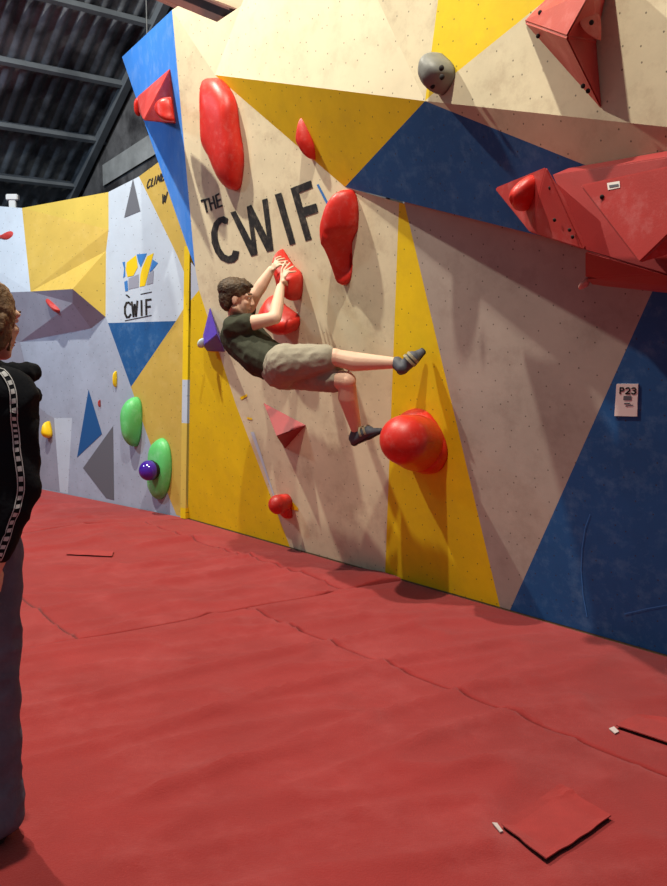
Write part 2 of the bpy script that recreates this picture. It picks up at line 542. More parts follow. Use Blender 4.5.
carpet_patch([(66, 555), (72, 551), (114, 552), (112, 557)], 'thin red carpet strip lying on the middle mat, left', thick=.004, curl=.002)

# ------------------------------------------------------------ main wall
a, d_, u_ = WA.at, WD.at, WU.at
skirt = V((0, 0, -.31))
bl = [a(188, 517.9), a(290, 547), a(385, 574.1), a(500, 607), a(510, 609.9), B0 + U * 9]
def ext(p, q, k): return q + (q - p) * k
P4x = ext(P3, P4, 1.2)
lipx = ext(P5, P7, 2.0)
split = d_(590, 167)
T_ = u_(262, -45)
T1 = plane3(P1, P2, u_(244, 0))
T1a, T1b, T1c = T1.at(178, 6), T1.at(217, 22), u_(241, 6)
topR = u_(700, -160)
polys = [
    ('cream', [P1, P2, P5, a(399, 202.5), a(391, 415), a(262, 415), a(236, 405), a(199, 290), PN]),
    ('cream', [a(236, 405), a(262, 415), a(391, 415), bl[2], bl[1]]),
    ('white', [PN, a(199, 290), a(191, 300), a(191, 262)]),
    ('yellow', [a(191, 300), a(199, 290), a(236, 405), bl[1], bl[0]]),
    ('yellow', [a(399, 202.5), a(404.5, 203.5), bl[3], bl[2], a(391, 415)]),
    ('greyp', [a(404.5, 203.5), a(404, 190), a(700, 190), a(648.3, 300), bl[4], bl[3]]),
    ('blue', [a(648.3, 300), a(700, 190), B0 + U * 9 + WA.v * 2.35, bl[5], bl[4]]),
    ('yellow', [P2, P3, P5]),
    ('blue', [P3, split, lipx + (P4x - lipx) * .12, lipx, P7, P5]),
    ('bare', [P3, P4, P4x, lipx + (P4x - lipx) * .12, split]),
    ('ivory', [P1, P2, T1c, T1b, T1a]),
    ('ivory', [P2, T1c, T_, u_(378, -160), u_(378, 0), P3]),
    ('cream', [P3, u_(378, 0), u_(378, -160), u_(459, -160), u_(438, 0)]),
    ('yellow', [P3, u_(438, 0), u_(459, -160), u_(770, -160), u_(546, 0), u_(453, 75)]),
    ('cream', [P3, u_(453, 75), u_(546, 0), u_(770, -160), P4x + (P4 - P3).normalized() * .3 + V((0, 0, 1.6)) - NH * .1, P4x, P4]),
    ('skyblue', [P1, PN, a(187, 246, -.03), WL.at(122, 57)]),
    ('bare', [P5, P7, lipx, WA.flat(lipx), WA.flat(P7)]),
]
wall_r = struct(facets('wall_right', polys))
bm = bmesh.new()
vs = [bl[0], bl[5], bl[5] + skirt, bl[0] + skirt]
bm.faces.new([bm.verts.new(p - NH * .002) for p in vs])
from_bm('kickboard', bm, M['timber'], wall_r)
# framing hidden behind the panels closes the wall off from behind
bm = bmesh.new()
for k in range(6):
    base = B0 + U * (.25 + k * 1.5) - NH * .22
    beam(bm, base + V((0, 0, -.3)), base + V((0, 0, 3.0)), .05, .1, NH)
from_bm('stud_framing', bm, M['timber'], wall_r)

def crop(x0, y0, s, pts): return [(x0 + x / s, y0 + y / s) for x, y in pts]
cr = lambda pts: crop(190, 160, 4.764, pts)
letters = [cr(p) for p in (
    [(178, 303), (181, 278), (160, 267), (135, 275), (112, 300), (100, 345), (103, 395), (120, 440), (145, 475), (180, 492), (210, 488), (228, 470), (235, 435), (205, 430), (198, 452), (184, 458), (165, 450), (145, 420), (133, 380), (130, 340), (138, 312), (152, 298), (165, 305)],
    [(192, 250), (217, 242), (292, 385), (270, 222), (292, 213), (366, 362), (343, 189), (369, 182), (398, 430), (366, 438), (304, 312), (322, 450), (291, 459)],
    [(403, 165), (435, 155), (503, 398), (475, 406)],
    [(478, 135), (575, 97), (585, 132), (519, 158), (537, 226), (601, 206), (611, 248), (549, 270), (580, 378), (550, 386)],
    [(50, 190), (85, 181), (87, 190), (74, 194), (86, 248), (77, 252), (64, 197), (52, 201)],
    [(84, 182), (92, 179), (97, 203), (110, 199), (104, 173), (112, 170), (128, 232), (119, 235), (113, 209), (100, 213), (107, 240), (98, 243)],
    [(117, 168), (138, 156), (140, 165), (127, 172), (131, 190), (146, 183), (148, 192), (133, 199), (137, 219), (154, 212), (156, 221), (130, 231)])]
o = painted('lettering', letters, WA, M['ink'], wall_r); o['label'] = 'black painted lettering THE CWIF'
painted('brush_mark', [cr([(603, 118), (612, 114), (660, 205), (653, 216)])], WA, M['inkblue'], wall_r)['label'] = 'short blue painted stroke beside the lettering'
painted('painted_sliver', [[(250.5, 432), (254, 432), (275, 497), (284, 530), (279, 512)]], WA, M['white'], wall_r)['label'] = 'white sliver of paint beside the yellow'
painted('tape_mark', [[(240, 397), (247, 394), (247, 396.5), (241, 400)], [(291, 500), (298, 508), (298, 510.5), (290, 509.5)], [(247, 417), (252, 418), (252, 420), (247, 419)]], WA, M['yellowhold'], wall_r)['label'] = 'small yellow tape marks'
def arc_polys(pts, w):
    pts = [V(p) for p in pts]
    out = []
    for p, q in zip(pts, pts[1:]):
        d = (q - p).normalized(); n = V((-d.y, d.x)) * w / 2
        out.append([p + n, q + n, q - n, p - n])
    return out
painted('scratch', arc_polys([(590, 514), (585, 528), (582, 548), (581, 570), (583, 595), (587, 617)], .8) + arc_polys([(624, 614), (645, 609), (667, 605), (690, 603)], 1.0),
        WA, M['inkblue'], wall_r)['label'] = 'pale curved scratches in the blue paint'

# poster on the blue panel
pp = [(616.5, 384), (638, 384), (637, 416.5), (614.3, 416)]
bm = bmesh.new()
fr = [a(x, y, .006) for x, y in pp]; bk = [a(x, y, .001) for x, y in pp]
A_ = [bm.verts.new(p) for p in fr]; B_ = [bm.verts.new(WA.flat(p, .001)) for p in fr]
bm.faces.new(A_); bm.faces.new(B_)
for k in range(4): bm.faces.new((A_[k], A_[(k + 1) % 4], B_[(k + 1) % 4], B_[k]))
poster = centre(from_bm('paper_notice', bm, M['paper']))
tag(poster, 'white paper notice reading P23 stuck on the dark blue wall panel', 'notice')
def on(parent, o): return reparent(o, parent)
on(poster, painted('number', stroke_polys('P23', (619.6, 393.6), (5.9, .1), (4.3, .05), (.2, -5.8), 1.5), WA, M['ink'], None, .0075))
on(poster, painted('printed_block', [[(623.5, 396), (631.5, 396), (631.2, 400.5), (623.2, 400.3)]], WA, M['stone3'], None, .0075))
on(poster, painted('printed_lines', [[(624, 403), (630, 402.8), (630, 404.2), (624, 404.4)], [(625.5, 405.6), (633, 404.8), (633, 405.8), (625.5, 406.8)]], WA, M['stone3'], None, .0075))

# ------------------------------------------------------------ farther wall on the left
c_ = WC.at
K = 0.14
top1, top2, top3, top4 = c_(22, 208), c_(108.5, 192), c_(139, 176.5), c_(160, 161)
k1, k2, k3 = c_(72.6, 289, .22), c_(105.6, 317), c_(30.5, 291.5, .14)
q1, q2 = c_(108.6, 229.6), c_(106, 251)
left_top, left_mid = c_(-120, 197), c_(-120, 297, .14)
bC = lambda x: hit(x, 400, WC.p, WC.n)
def baseC(px):
    d = ray(px, 440); h = V((d.x, d.y, 0)); nn = V((WC.n.x, WC.n.y, 0))
    t = (V((B0.x, B0.y, 0))).dot(nn) / h.dot(nn)
    return V((h.x * t, h.y * t, 0))
lowL = baseC(-140)
polys = [
    ('white', [left_top, top1, k3, left_mid]),
    ('ochre', [top1, q1, q2, k1, k3]),
    ('paleyellow', [top1, top2, q1]),
    ('paleyellow', [q2, k2, k1]),
    ('white', [top2, top3, c_(177, 255), c_(184, 272), c_(184, 308), c_(176, 321), c_(108, 323), k2, q2, q1]),
    ('ochre', [top3, top4, ext(top3, top4, .9), c_(197, 180), c_(197, 275), c_(184, 272), c_(177, 255)]),
    ('blue', [c_(108, 323), c_(176, 321), c_(131, 387)]),
    ('ochre', [c_(176, 321), c_(184, 308), baseC(184), baseC(175), c_(169, 497), c_(144, 426), c_(131, 387)]),
    ('stone2', [left_mid, k3, k1, c_(72.6, 303, .16), c_(20, 342, .02), c_(-120, 400)]),
    ('stone2', [k1, k2, c_(91, 328.5), c_(72.6, 303, .16)]),
    ('stone', [k2, c_(108, 323), c_(131, 387), c_(144, 426), c_(169, 497), baseC(175), baseC(66), c_(72, 418), c_(91, 328.5)]),
    ('stone', [c_(72.6, 303, .16), c_(91, 328.5), c_(72, 418), c_(54, 418), c_(47, 414), c_(34, 403), c_(20, 342, .02)]),
    ('white', [c_(72, 418), baseC(66), baseC(58), c_(54, 418)]),
    ('stone2', [c_(20, 342, .02), c_(34, 403), c_(47, 414), c_(54, 418), baseC(58), lowL, c_(-120, 400)]),
    ('stone', [lowL, baseC(184), baseC(184) + skirt, lowL + skirt]),
]
wall_l = struct(facets('wall_left', polys, uvp=WC))
painted('painted_triangle', [[(88.5, 389.5), (102, 434), (77, 457.5)]], WC, M['blue'], wall_l)['label'] = 'blue painted triangle'
painted('painted_triangle', [[(113, 426), (114, 500), (106, 498), (83, 468)]], WC, M['stone3'], wall_l)['label'] = 'dark grey painted triangle'
painted('painted_triangle', [crop(100, 140, 5.556, [(183, 215), (224, 395), (134, 432)])], WC, M['stone3'], wall_l)['label'] = 'dark grey painted triangle'
lg = lambda *ps: [crop(100, 240, 5.556, p) for p in ps]
painted('emblem_yellow', lg([(148, 125), (200, 84), (210, 150), (185, 198), (152, 205), (143, 165)], [(262, 90), (298, 72), (250, 254), (220, 260), (224, 196), (232, 160)]), WC, M['yellow'], wall_l)
painted('emblem_blue', lg([(204, 80), (260, 74), (226, 152), (212, 120)], [(292, 108), (322, 128), (290, 168), (274, 180)], [(124, 124), (138, 120), (140, 200), (128, 212), (134, 160)], [(134, 232), (152, 224), (156, 282), (140, 286)]), WC, M['inkblue'], wall_l)
painted('emblem_grey', lg([(158, 214), (214, 190), (214, 262), (158, 274)], [(270, 190), (298, 168), (294, 240), (258, 250)]), WC, M['stone2'], wall_l)
txt = stroke_polys('CWIF', (125, 317.5), (6.9, -.95), (5.6, -.8), (-.2, -14.5), 2.0)
txt += lg([(225, 299), (288, 286), (288, 291), (225, 304)], [(138, 446), (286, 416), (286, 421), (138, 451)], [(140, 304), (150, 302), (168, 318), (160, 322)])
painted('lettering', txt, WC, M['ink'], wall_l)['label'] = 'small black lettering CWIF between two thin rules'
painted('lettering', stroke_polys('CL', (146.5, 188.5), (3.9, -2.0), (2.8, -1.4), (1.8, -8.4), .95) + stroke_polys('I', (152.6, 185.2), (3, -2), (2.6, -1.3), (1.8, -8.4), .95) + stroke_polys('MB', (156, 183.6), (4.6, -2.3), (3.6, -1.8), (1.8, -8.4), .95) + stroke_polys('W', (161.5, 204), (4, -2), (4.6, -2.6), (1.2, -9.5), 1.1), WC, M['ink'], wall_l, .004)['label'] = 'black lettering on the yellow panel'

# corner trim board where the two walls meet
bm = bmesh.new()
ta, tb = c_(187, 246, .05), baseC(186) + nC * (.05 if nC.dot(WC.n) > 0 else -.05)
polys = []
def trim_seg(f0, f1, key):
    p, q = tb + (ta - tb) * f0, tb + (ta - tb) * f1
    w = WC.u * .034
    f = WC.n * .0
    b = WC.n * -.06
    return [(key, [p - w, p + w, q + w, q - w]), (key, [p - w, q - w, q - w + b, p - w + b]), (key, [p + w, q + w, q + w + b, p + w + b]), (key, [q - w, q + w, q + w + b, q - w + b])]
tr = trim_seg(0, .04, 'yellow') + trim_seg(.04, .36, 'paleyellow') + trim_seg(.36, .52, 'white') + trim_seg(.52, 1.0, 'yellow')
struct(facets('trim_1', tr, uvp=WC))

# ------------------------------------------------------------ hall shell: gable wall, roof, steel
g0 = B0 - NH * 1.5
r1, r2 = hit(75, 195, g0, NH), hit(130, 80, g0, NH)
SL = (r2 - r1).normalized()                 # up the roof slope
RN = NH.cross(SL).normalized()
if RN.z > 0: RN = -RN
bm = bmesh.new()
lowp, highp = r1 - SL * 4.2, r1 + SL * 7.5
fr = [V((lowp.x, lowp.y, -.3)), V((highp.x, highp.y, -.3)), highp, lowp]
bm.faces.new([bm.verts.new(p) for p in fr]); bm.faces.new([bm.verts.new(p - NH * .2) for p in fr])
wall_b = struct(from_bm('wall_back', bm, M['brick'], normals=False))
bm = bmesh.new()
q0, q1_ = hit(103, 186, g0 + NH * .03, NH), hit(165, 148, g0 + NH * .03, NH)
w_ = V((0, 0, .26))
dq = (q1_ - q0).normalized(); q1_ = q1_ + dq * 2
for off in (.03,):
    bm.faces.new([bm.verts.new(p) for p in (q0, q1_, q1_ + w_, q0 + w_)])
from_bm('pale_band', bm, M['band'], wall_b, normals=False)['label'] = 'paler band of render above the climbing wall'
bm = bmesh.new()
nr, DEPTH = 700, 11.0
pr = []
for i in range(nr + 1):
    t = DEPTH * i / nr
    z = .028 * math.sin(t * 2 * math.pi / .19)
    o0 = NH * (t - .05) - RN * z
    pr.append((bm.verts.new(lowp + o0), bm.verts.new(highp + o0)))
for A_, B_ in zip(pr, pr[1:]): bm.faces.new((A_[0], B_[0], B_[1], A_[1]))
roof = struct(from_bm('ceiling', bm, M['sheet'], smooth=True))
for (x, y) in ((0, 177), (0, 125), (0, 60), (55, 0)):
    p = hit(x, y, r1 + RN * .09, RN)
    k = (p - r1).dot(NH)
    st = p - NH * k
    bm = bmesh.new()
    beam(bm, st, st + NH * (DEPTH - .2), .05, .09, RN)
    from_bm('purlin', bm, M['purlin'], roof)
bm = bmesh.new()
beam(bm, lowp + RN * .12 + NH * .10, highp + RN * .12 + NH * .10, .09, .10, RN)
from_bm('verge_rafter', bm, M['purlin'], roof)

# brown steel girder passing just behind a notch in the top edge of the wall
bm = bmesh.new()
e0 = WA.at(238, 22, -.22)
e1 = WA.at(150, -14, -.42)
ex = (e0 - e1).normalized()
e1 = e1 - ex * 2.0
sv = V((0, 0, 1))
for (dz, h, w) in ((0, .014, .13), (.14, .014, .13), (.07, .13, .014)):
    beam(bm, e0 + sv * (dz - .07), e1 + sv * (dz - .07), w, h)
tag(centre(from_bm('steel_girder', bm, M['steel'])), 'rust brown steel girder behind the top left corner of the cream wall', 'girder')
bm = bmesh.new()
tq = [WA.at(x, y, -.34) for x, y in ((212, 30), (262, 30), (330, -120), (205, -30))]
bm.faces.new([bm.verts.new(p) for p in tq])
from_bm('rear_panel', bm, M['bare'], wall_r, normals=False)
bm = bmesh.new()
wp = hit(147, 36, g0 + NH * .6, NH)
capsule(bm, wp - V((0, 0, .5)), .006, wp + V((0, 0, 2.2)), .006, seg=8, cap=2)
tag(centre(from_bm('hanging_wire', bm, M['wire'])), 'thin wire hanging from the dark roof behind the bright blue panel', 'wire')
# little box on the top edge of the left wall
bm = bmesh.new()
pb_ = c_(13, 206, -.05)
box(bm, pb_ + V((0, 0, .02)), (.07, .05, .10))
bx = empty('junction_box', pb_)
bmesh.ops.bevel(bm, geom=bm.edges[:], offset=.006, segments=2, affect='EDGES')
reparent(from_bm('housing', bm, M['plasticgrey']), bx)
bm = bmesh.new()
box(bm, pb_ + V((0, 0, .085)), (.12, .07, .06)); bmesh.ops.bevel(bm, geom=bm.edges[:], offset=.008, segments=2, affect='EDGES')
reparent(from_bm('lamp_head', bm, M['plasticgrey']), bx)
tag(bx, 'small pale grey plastic box on the top edge of the far left wall', 'box')

# ------------------------------------------------------------ holds
def seen(P):
    d = P - EYEP
    z = d.dot(FW)
    return V((333.5 + FPX * d.dot(RT) / z, 443 - FPX * d.dot(UP) / z))

def dome_rings(pix, plane, h, apex, power, sil, n, rings, rough, dent, base):
    pts = [plane.flat(plane.at(p.x, p.y, base + h * sil), base) for p in pix]
    c = sum(pts, V()) / n
    out = []
    for r in range(rings + 1):
        t = r / rings * math.pi / 2
        s = math.cos(t) ** power
        z = h * math.sin(t) ** .9
        sh = (plane.u * apex[0] + plane.v * apex[1]) * (z / h) ** 1.3
        if r == rings:
            out.append([c + plane.n * h + sh])
            break
        ring = []
        for p in pts:
            q = c + (p - c) * s + plane.n * (z + (.001 if r == 0 else 0)) + sh
            if dent:
                dc = plane.at(*dent[0], h * .5)
                e = (q - dc).length
                if e < dent[1]: q = q - plane.n * dent[2] * (1 - (e / dent[1]) ** 2) * min(1, z / h * 2)
            if rough: q = q + plane.n * (noise.noise(q * 11) * rough * min(1, z / h * 2))
            ring.append(q)
        out.append(ring)
    return out, c

def dome(name, pix, plane, h, m, label, cat='climbing hold', apex=(0, 0), power=.75, sil=.4, n=56, rings=12, group=None, rough=.0, dent=None, parent=None, base=0.0):
    """rounded hold: pix is its outline; it swells h metres out of the wall facet"""
    want = catmull(pix, n)
    wx0, wx1, wy0, wy1 = min(p.x for p in want), max(p.x for p in want), min(p.y for p in want), max(p.y for p in want)
    now = [V(p) for p in want]
    for attempt in range(6):        # a swelling hold hides part of its own foot: size the foot so that the whole has the outline
        rings_, c = dome_rings(now, plane, h, apex, power, sil, n, rings, rough, dent, base)
        q = [seen(p) for r in rings_ for p in r]
        gx0, gx1, gy0, gy1 = min(p.x for p in q), max(p.x for p in q), min(p.y for p in q), max(p.y for p in q)
        if attempt == 5: break
        sx, sy = (wx1 - wx0) / (gx1 - gx0), (wy1 - wy0) / (gy1 - gy0)
        mx, my = (gx0 + gx1) / 2, (gy0 + gy1) / 2
        now = [V(((p.x - mx) * sx + (wx0 + wx1) / 2, (p.y - my) * sy + (wy0 + wy1) / 2)) for p in now]
    bm = bmesh.new()
    prev = None
    for ring in rings_:
        vs = [bm.verts.new(p) for p in ring]
        if prev is None: bm.faces.new(vs)
        elif len(vs) == 1:
            for k in range(n): bm.faces.new((prev[k], prev[(k + 1) % n], vs[0]))
        else:
            for k in range(n): bm.faces.new((prev[k], prev[(k + 1) % n], vs[(k + 1) % n], vs[k]))
        prev = vs
    o = from_bm(name, bm, m, smooth=True)
    if label:
        centre(o, c); tag(o, label, cat, group)
    return o

def poly_volume(name, verts, faces, m, label, bevel=.008, cat='climbing volume', group=None):
    bm = bmesh.new()
    vs = [bm.verts.new(p) for p in verts]
    if faces == 'hull':
        ret = bmesh.ops.convex_hull(bm, input=vs)
        junk = [v for v in bm.verts if not v.link_faces]
        bmesh.ops.delete(bm, geom=junk, context='VERTS')
        bmesh.ops.dissolve_limit(bm, angle_limit=R(2), verts=bm.verts[:], edges=bm.edges[:])
    else:
        for f in faces: bm.faces.new([vs[i] for i in f])
        bmesh.ops.recalc_face_normals(bm, faces=bm.faces)
        rim = [e for e in bm.edges if e.is_boundary]
        if rim: bmesh.ops.contextual_create(bm, geom=rim)
    bmesh.ops.recalc_face_normals(bm, faces=bm.faces)
    if bevel: bmesh.ops.bevel(bm, geom=bm.edges[:], offset=bevel, segments=2, affect='EDGES', clamp_overlap=True)
    o = centre(from_bm(name, bm, m))
    if label: tag(o, label, cat, group)
    return o

def holes(owner, plane, spots, r=.009, off=.0):
    for k, (x, y, o_) in enumerate(spots):
        bm = bmesh.new()
        p = plane.at(x, y, o_)
        d = (EYEP - p).normalized()
        nrm = (plane.n * .6 + d * .4).normalized()
        ellip(bm, p, (r, r, r * .5), nrm.to_track_quat('Z', 'Y').to_matrix(), 12, 6)
        on(owner, from_bm('bolt_hole', bm, M['hole'], smooth=True))

GH = 'red holds on the main wall'
h1 = dome('climbing_hold', crop(180, 50, 2.78, [(55, 90), (75, 78), (105, 82), (135, 110), (155, 150), (165, 215), (178, 290), (175, 350), (165, 385), (140, 388), (115, 365), (88, 310), (60, 260), (55, 180)]), WA, .12, M['red'],
          'long smooth red hold above the lettering, the tallest red hold', apex=(.02, 0), power=.55, group=GH)
h2 = dome('climbing_hold', crop(180, 50, 2.78, [(340, 178), (360, 205), (382, 255), (380, 290), (370, 305), (345, 285), (325, 262), (322, 235), (330, 200)]), WA, .10, M['red'],
          'small pointed red hold on the upper yellow triangle', apex=(-.01, .0), group=GH, power=.9)
h3 = dome('climbing_hold', crop(300, 150, 4.17, [(185, 165), (220, 180), (243, 240), (240, 320), (215, 360), (195, 395), (198, 480), (185, 540), (150, 565), (120, 550), (108, 490), (90, 420), (83, 350), (95, 290), (120, 240), (150, 190)]), WA, .16, M['red'],
          'tall curved red hold with a hollowed lower half, right of the lettering', apex=(-.04, .05), group=GH, power=.8, dent=((341, 262), .16, .09))
h4 = dome('climbing_hold', crop(240, 240, 8.34, [(290, 75), (330, 110), (390, 180), (440, 230), (500, 270), (525, 330), (520, 450), (490, 505), (455, 490), (400, 430), (355, 390), (330, 300), (290, 200), (265, 130)]), WA, .14, M['red'],
          'red sloping hold gripped by both hands of the climber', apex=(.02, -.03), group=GH, power=.7)
h5 = dome('climbing_hold', crop(210, 270, 5.56, [(320, 140), (290, 170), (268, 210), (275, 240), (320, 300), (385, 345), (440, 362), (485, 345), (502, 300), (490, 260), (450, 230), (400, 195), (370, 160)]), WA, .15, M['red'],
          'red bulging hold just below the one the climber grips', apex=(.03, -.05), group=GH, power=.7)
h6 = empty('climbing_hold', WA.at(422, 442))
fl6 = dome('flange', [(392, 430), (398, 414), (409, 408.5), (423, 411), (436, 424), (446, 443), (447.5, 458), (440, 471), (428, 474), (412, 468), (398, 452)], WA, .13, M['red'], None, power=.5)
reparent(fl6, h6)
bm = bmesh.new()
pa, pb6 = WA.at(417, 443, .08), WA.at(404.5, 440, .30)
capsule(bm, pa, .165, pb6, .138, seg=36, cap=12)
bulge = reparent(from_bm('bulge', bm, M['red'], smooth=True), h6)
tag(h6, 'biggest bulbous red hold low on the yellow strip, under the outstretched foot', 'climbing hold', GH)
def printed_on(owner, name, polys, m, off=.002):
    """a mark printed on the curved surface of a hold"""
    me = owner.data
    tr = BVHTree.FromPolygons([v.co for v in me.vertices], [list(p.vertices) for p in me.polygons])
    bm = bmesh.new()
    for pts in polys:
        vs = []
        for x, y in pts:
            d = ray(x, y).normalized()
            q, n_, _, _ = tr.ray_cast(EYEP, d)
            if q is None: break
            vs.append(bm.verts.new(q - d * off))
        if len(vs) == len(pts): bm.faces.new(vs)
    return from_bm(name, bm, m, owner, normals=False)
printed_on(fl6, 'logo_mark', [crop(300, 330, 3.923, q) for q in ([(528, 404), (536, 400), (540, 408), (532, 412)], [(541, 400), (549, 402), (550, 410), (542, 410)], [(532, 416), (540, 413), (544, 422), (536, 426)],
    [(545, 414), (553, 414), (556, 422), (548, 423)], [(538, 430), (546, 427), (550, 435), (543, 439)], [(551, 427), (559, 427), (561, 434), (554, 437)])], M['pinkwhite'])['label'] = 'small white printed mark'
h8 = empty('climbing_hold', WA.at(288, 510))
fl = dome('flange', crop(180, 360, 2.78, [(262, 380), (285, 372), (303, 378), (312, 420), (312, 438), (300, 441), (285, 430), (262, 415)]), WA, .05, M['red'], None, power=.5)
reparent(fl, h8)
bm = bmesh.new()
ctr = WA.at(278, 504.5, .09)
capsule(bm, WA.flat(ctr, .02), .058, ctr, .070, seg=24, cap=10)
reparent(from_bm('knob', bm, M['red'], smooth=True), h8)
tag(h8, 'small round red knob hold low on the wall near the mats', 'climbing hold', GH)

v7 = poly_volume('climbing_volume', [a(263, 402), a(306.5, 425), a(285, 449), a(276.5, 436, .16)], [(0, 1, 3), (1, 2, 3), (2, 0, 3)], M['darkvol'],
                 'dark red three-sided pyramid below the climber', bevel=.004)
v10 = poly_volume('climbing_volume', [a(210, 307), a(225, 352), a(207, 351), a(203, 335), a(217, 334, .14), a(203, 346, .05)], 'hull', M['purple'],
                  'purple three-sided pyramid behind the back of the climber', bevel=.004)
dome('climbing_hold', [(198, 341), (201, 338), (204, 341), (203, 346), (200, 348), (198, 346)], WA, .05, M['teal'], 'tiny pale chalky hold on the left corner of the purple pyramid', n=20, rings=6, base=.07, sil=.3)

g11 = dome('climbing_hold', crop(400, 0, 2.498, [(45, 180), (55, 145), (78, 130), (102, 140), (130, 160), (138, 185), (120, 215), (90, 238), (65, 228), (48, 205)]), WU, .13, M['greyhold'],
           'grey rounded hold with dark finger holes, at the tip of the upper yellow panel', power=.7)
holes(g11, WU, [(425.5, 76, .10), (441.5, 68, .105), (442, 77, .105), (432.5, 86, .085)], .014)

# star shaped volume top right
sv_ = [u_(523, 21.5), u_(602.5, 111), u_(597, 42), u_(612, -32), u_(578, -34), u_(566, 37, .26), u_(594, -14, .26)]
star = poly_volume('climbing_volume', sv_, [(0, 5, 6, 4), (0, 1, 5), (1, 2, 5), (2, 3, 6, 5), (3, 4, 6)], M['redvol'],
                   'red star-like volume with a long point hanging down, at the top of the cream panel', bevel=.008)
holes(star, WU, [(538, 36, .05), (583, 86, .10), (588, 91, .09), (540, 12.5, .07)], .010)
st2 = dome('climbing_hold', crop(510, 0, 5.558, [(425, 90), (445, 68), (470, 85), (498, 120), (500, 190), (490, 225), (450, 215), (405, 185), (410, 130)]), WU, .12, M['redvol'],
           'small red hold bolted to the right face of the star-like volume', power=.9, base=.10, sil=.3, n=32)
holes(st2, WU, [(591.5, 22.5, .205)], .010)

# volume on the blue return
w = WL.at
v9 = poly_volume('climbing_volume', [w(170.5, 68), w(137, 97), w(139, 112), w(176.5, 124), w(143.5, 120.5, .30), w(147, 90, .10)], 'hull', M['redvol'],
                 'pointed pink-red volume on the bright blue panel at upper left', bevel=.006)
dome('climbing_hold', [(164, 97), (168, 99), (172, 112), (174, 121), (167, 121), (156, 112), (155, 105), (159, 100)], WL, .10, M['red'],
     'rounded red hold stuck on the pointed volume on the bright blue panel', base=.12, sil=.3, n=28, rings=7)
dome('climbing_hold', [(134.5, 98), (138, 100), (140, 114), (138, 116), (135, 108)], WL, .05, M['red'], 'small red hold peeping out left of the pointed volume on the blue panel', n=20, rings=5, base=.0)

# the big red arrangement at right
D = lambda x, y, o_: WD.at(x, y, o_)
def hullD(front, m, label, back=0.0, bevel=.006):
    pts = [D(*f) for f in front]
    pts += [WD.flat(p, back) for p in pts]
    return poly_volume('climbing_volume', pts, 'hull', m, label, bevel)
GV = 'red volumes on the beak of the wall'
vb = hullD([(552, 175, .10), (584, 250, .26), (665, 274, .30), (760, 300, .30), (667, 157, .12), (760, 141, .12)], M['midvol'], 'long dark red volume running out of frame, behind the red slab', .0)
vl = poly_volume('climbing_volume', [D(494, 188, .02), D(546, 166.5, .24), D(530, 232.5, .24), D(584, 250, .34), D(548, 180, .0), D(535, 228, .0), D(590, 240, .05)], 'hull', M['redvol'],
                 'red pyramid volume at the left end of the red volumes, a lumpy hold on it', .006)
slab = poly_volume('climbing_volume', [D(579.5, 185, .40), D(639, 263, .54), D(760, 146, .40), D(592, 188, .26), D(652, 258, .28), D(760, 160, .26), D(760, 226, .28)], 'hull', M['redvol'],
                   'large red three-cornered slab volume with a small white sticker, at right', .006)
vu = poly_volume('climbing_volume', [D(585, 251, .27), D(585, 278, .22), D(592, 285, .18), D(620, 287, .18), D(760, 303, .18), D(760, 297, .30), D(664, 274, .30),
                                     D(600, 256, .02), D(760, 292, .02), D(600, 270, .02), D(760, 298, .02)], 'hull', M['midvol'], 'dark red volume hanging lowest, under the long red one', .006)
lump = dome('climbing_hold', crop(480, 140, 3.567, [(105, 170), (135, 135), (175, 125), (205, 145), (212, 190), (190, 225), (155, 252), (135, 250), (118, 215)]), WD, .10, M['red'],
            'shiny lumpy red hold on the red pyramid volume at right', base=.19, rough=.02, power=.7, sil=.3)
dome('climbing_hold', crop(480, 140, 3.567, [(352, 530), (358, 500), (375, 488), (392, 500), (385, 520), (362, 532)]), WD, .05, M['pinkwhite'],
     'small chalky pink hold under the lowest red volume', base=.17, sil=.2, n=24, rings=6)
holes(vl, WD, [(550, 188, .255), (554.5, 220, .30), (569.5, 230, .325), (572.5, 237, .33)], .008)
holes(slab, WD, [(602, 197, .430), (658.5, 185, .405)], .009)
bm = bmesh.new()
PS = plane3(D(579.5, 185, .40), D(639, 263, .54), D(760, 146, .40))
bm.faces.new([bm.verts.new(PS.at(x, y, .0015)) for x, y in ((607, 183), (619.5, 181), (620, 187.5), (608, 190))])
st = on(slab, from_bm('sticker', bm, M['paper'], normals=False)); st['label'] = 'small white sticker'
on(slab, painted('sticker_print', [[(609, 185.2), (618.5, 183.8), (618.7, 186), (609.3, 187.5)]], PS, M['stone3'], None, .003))
# ------------------------------------------------------------ holds on the farther wall
GC = 'holds on the far left wall'
def ch(pix, h, m, label, **kw):
    kw.setdefault('n', 28); kw.setdefault('rings', 7)
    return dome('climbing_hold', pix, WC, h, m, label, group=GC, **kw)
ch([(-14, 237), (0, 235.5), (8, 234), (14, 230.5), (19, 232), (20, 237), (15, 242), (8, 241), (0, 239), (-14, 240.5)], .07, M['redvol'], 'curved red hold high on the far left white panel', base=0)
ch([(3, 279), (7, 276), (19, 268), (22, 270), (22, 274), (8, 281)], .06, M['redvol'], 'red bar-shaped hold low on the far left white panel')
ch([(-14, 282), (-12, 262), (-4, 258), (1, 262), (4.5, 270), (4, 279), (0, 284)], .15, M['yellowhold'], 'rounded yellow hold beside the hair of the person in black')
ch([(46, 300.5), (49, 299), (60.5, 309), (60, 312), (57, 312)], .06, M['redvol'], 'thin red hold on the grey sloping facet', base=.12)
ch([(41, 434), (43, 427), (46, 421), (49, 424), (52, 431), (52, 436), (46, 438)], .09, M['yellowhold'], 'small yellow pear-shaped hold low on the grey wall')
ch([(113, 373), (116, 371.5), (117, 379), (116, 386), (113, 386)], .04, M['yellowhold'], 'tiny yellow hold left of the blue triangle tip')
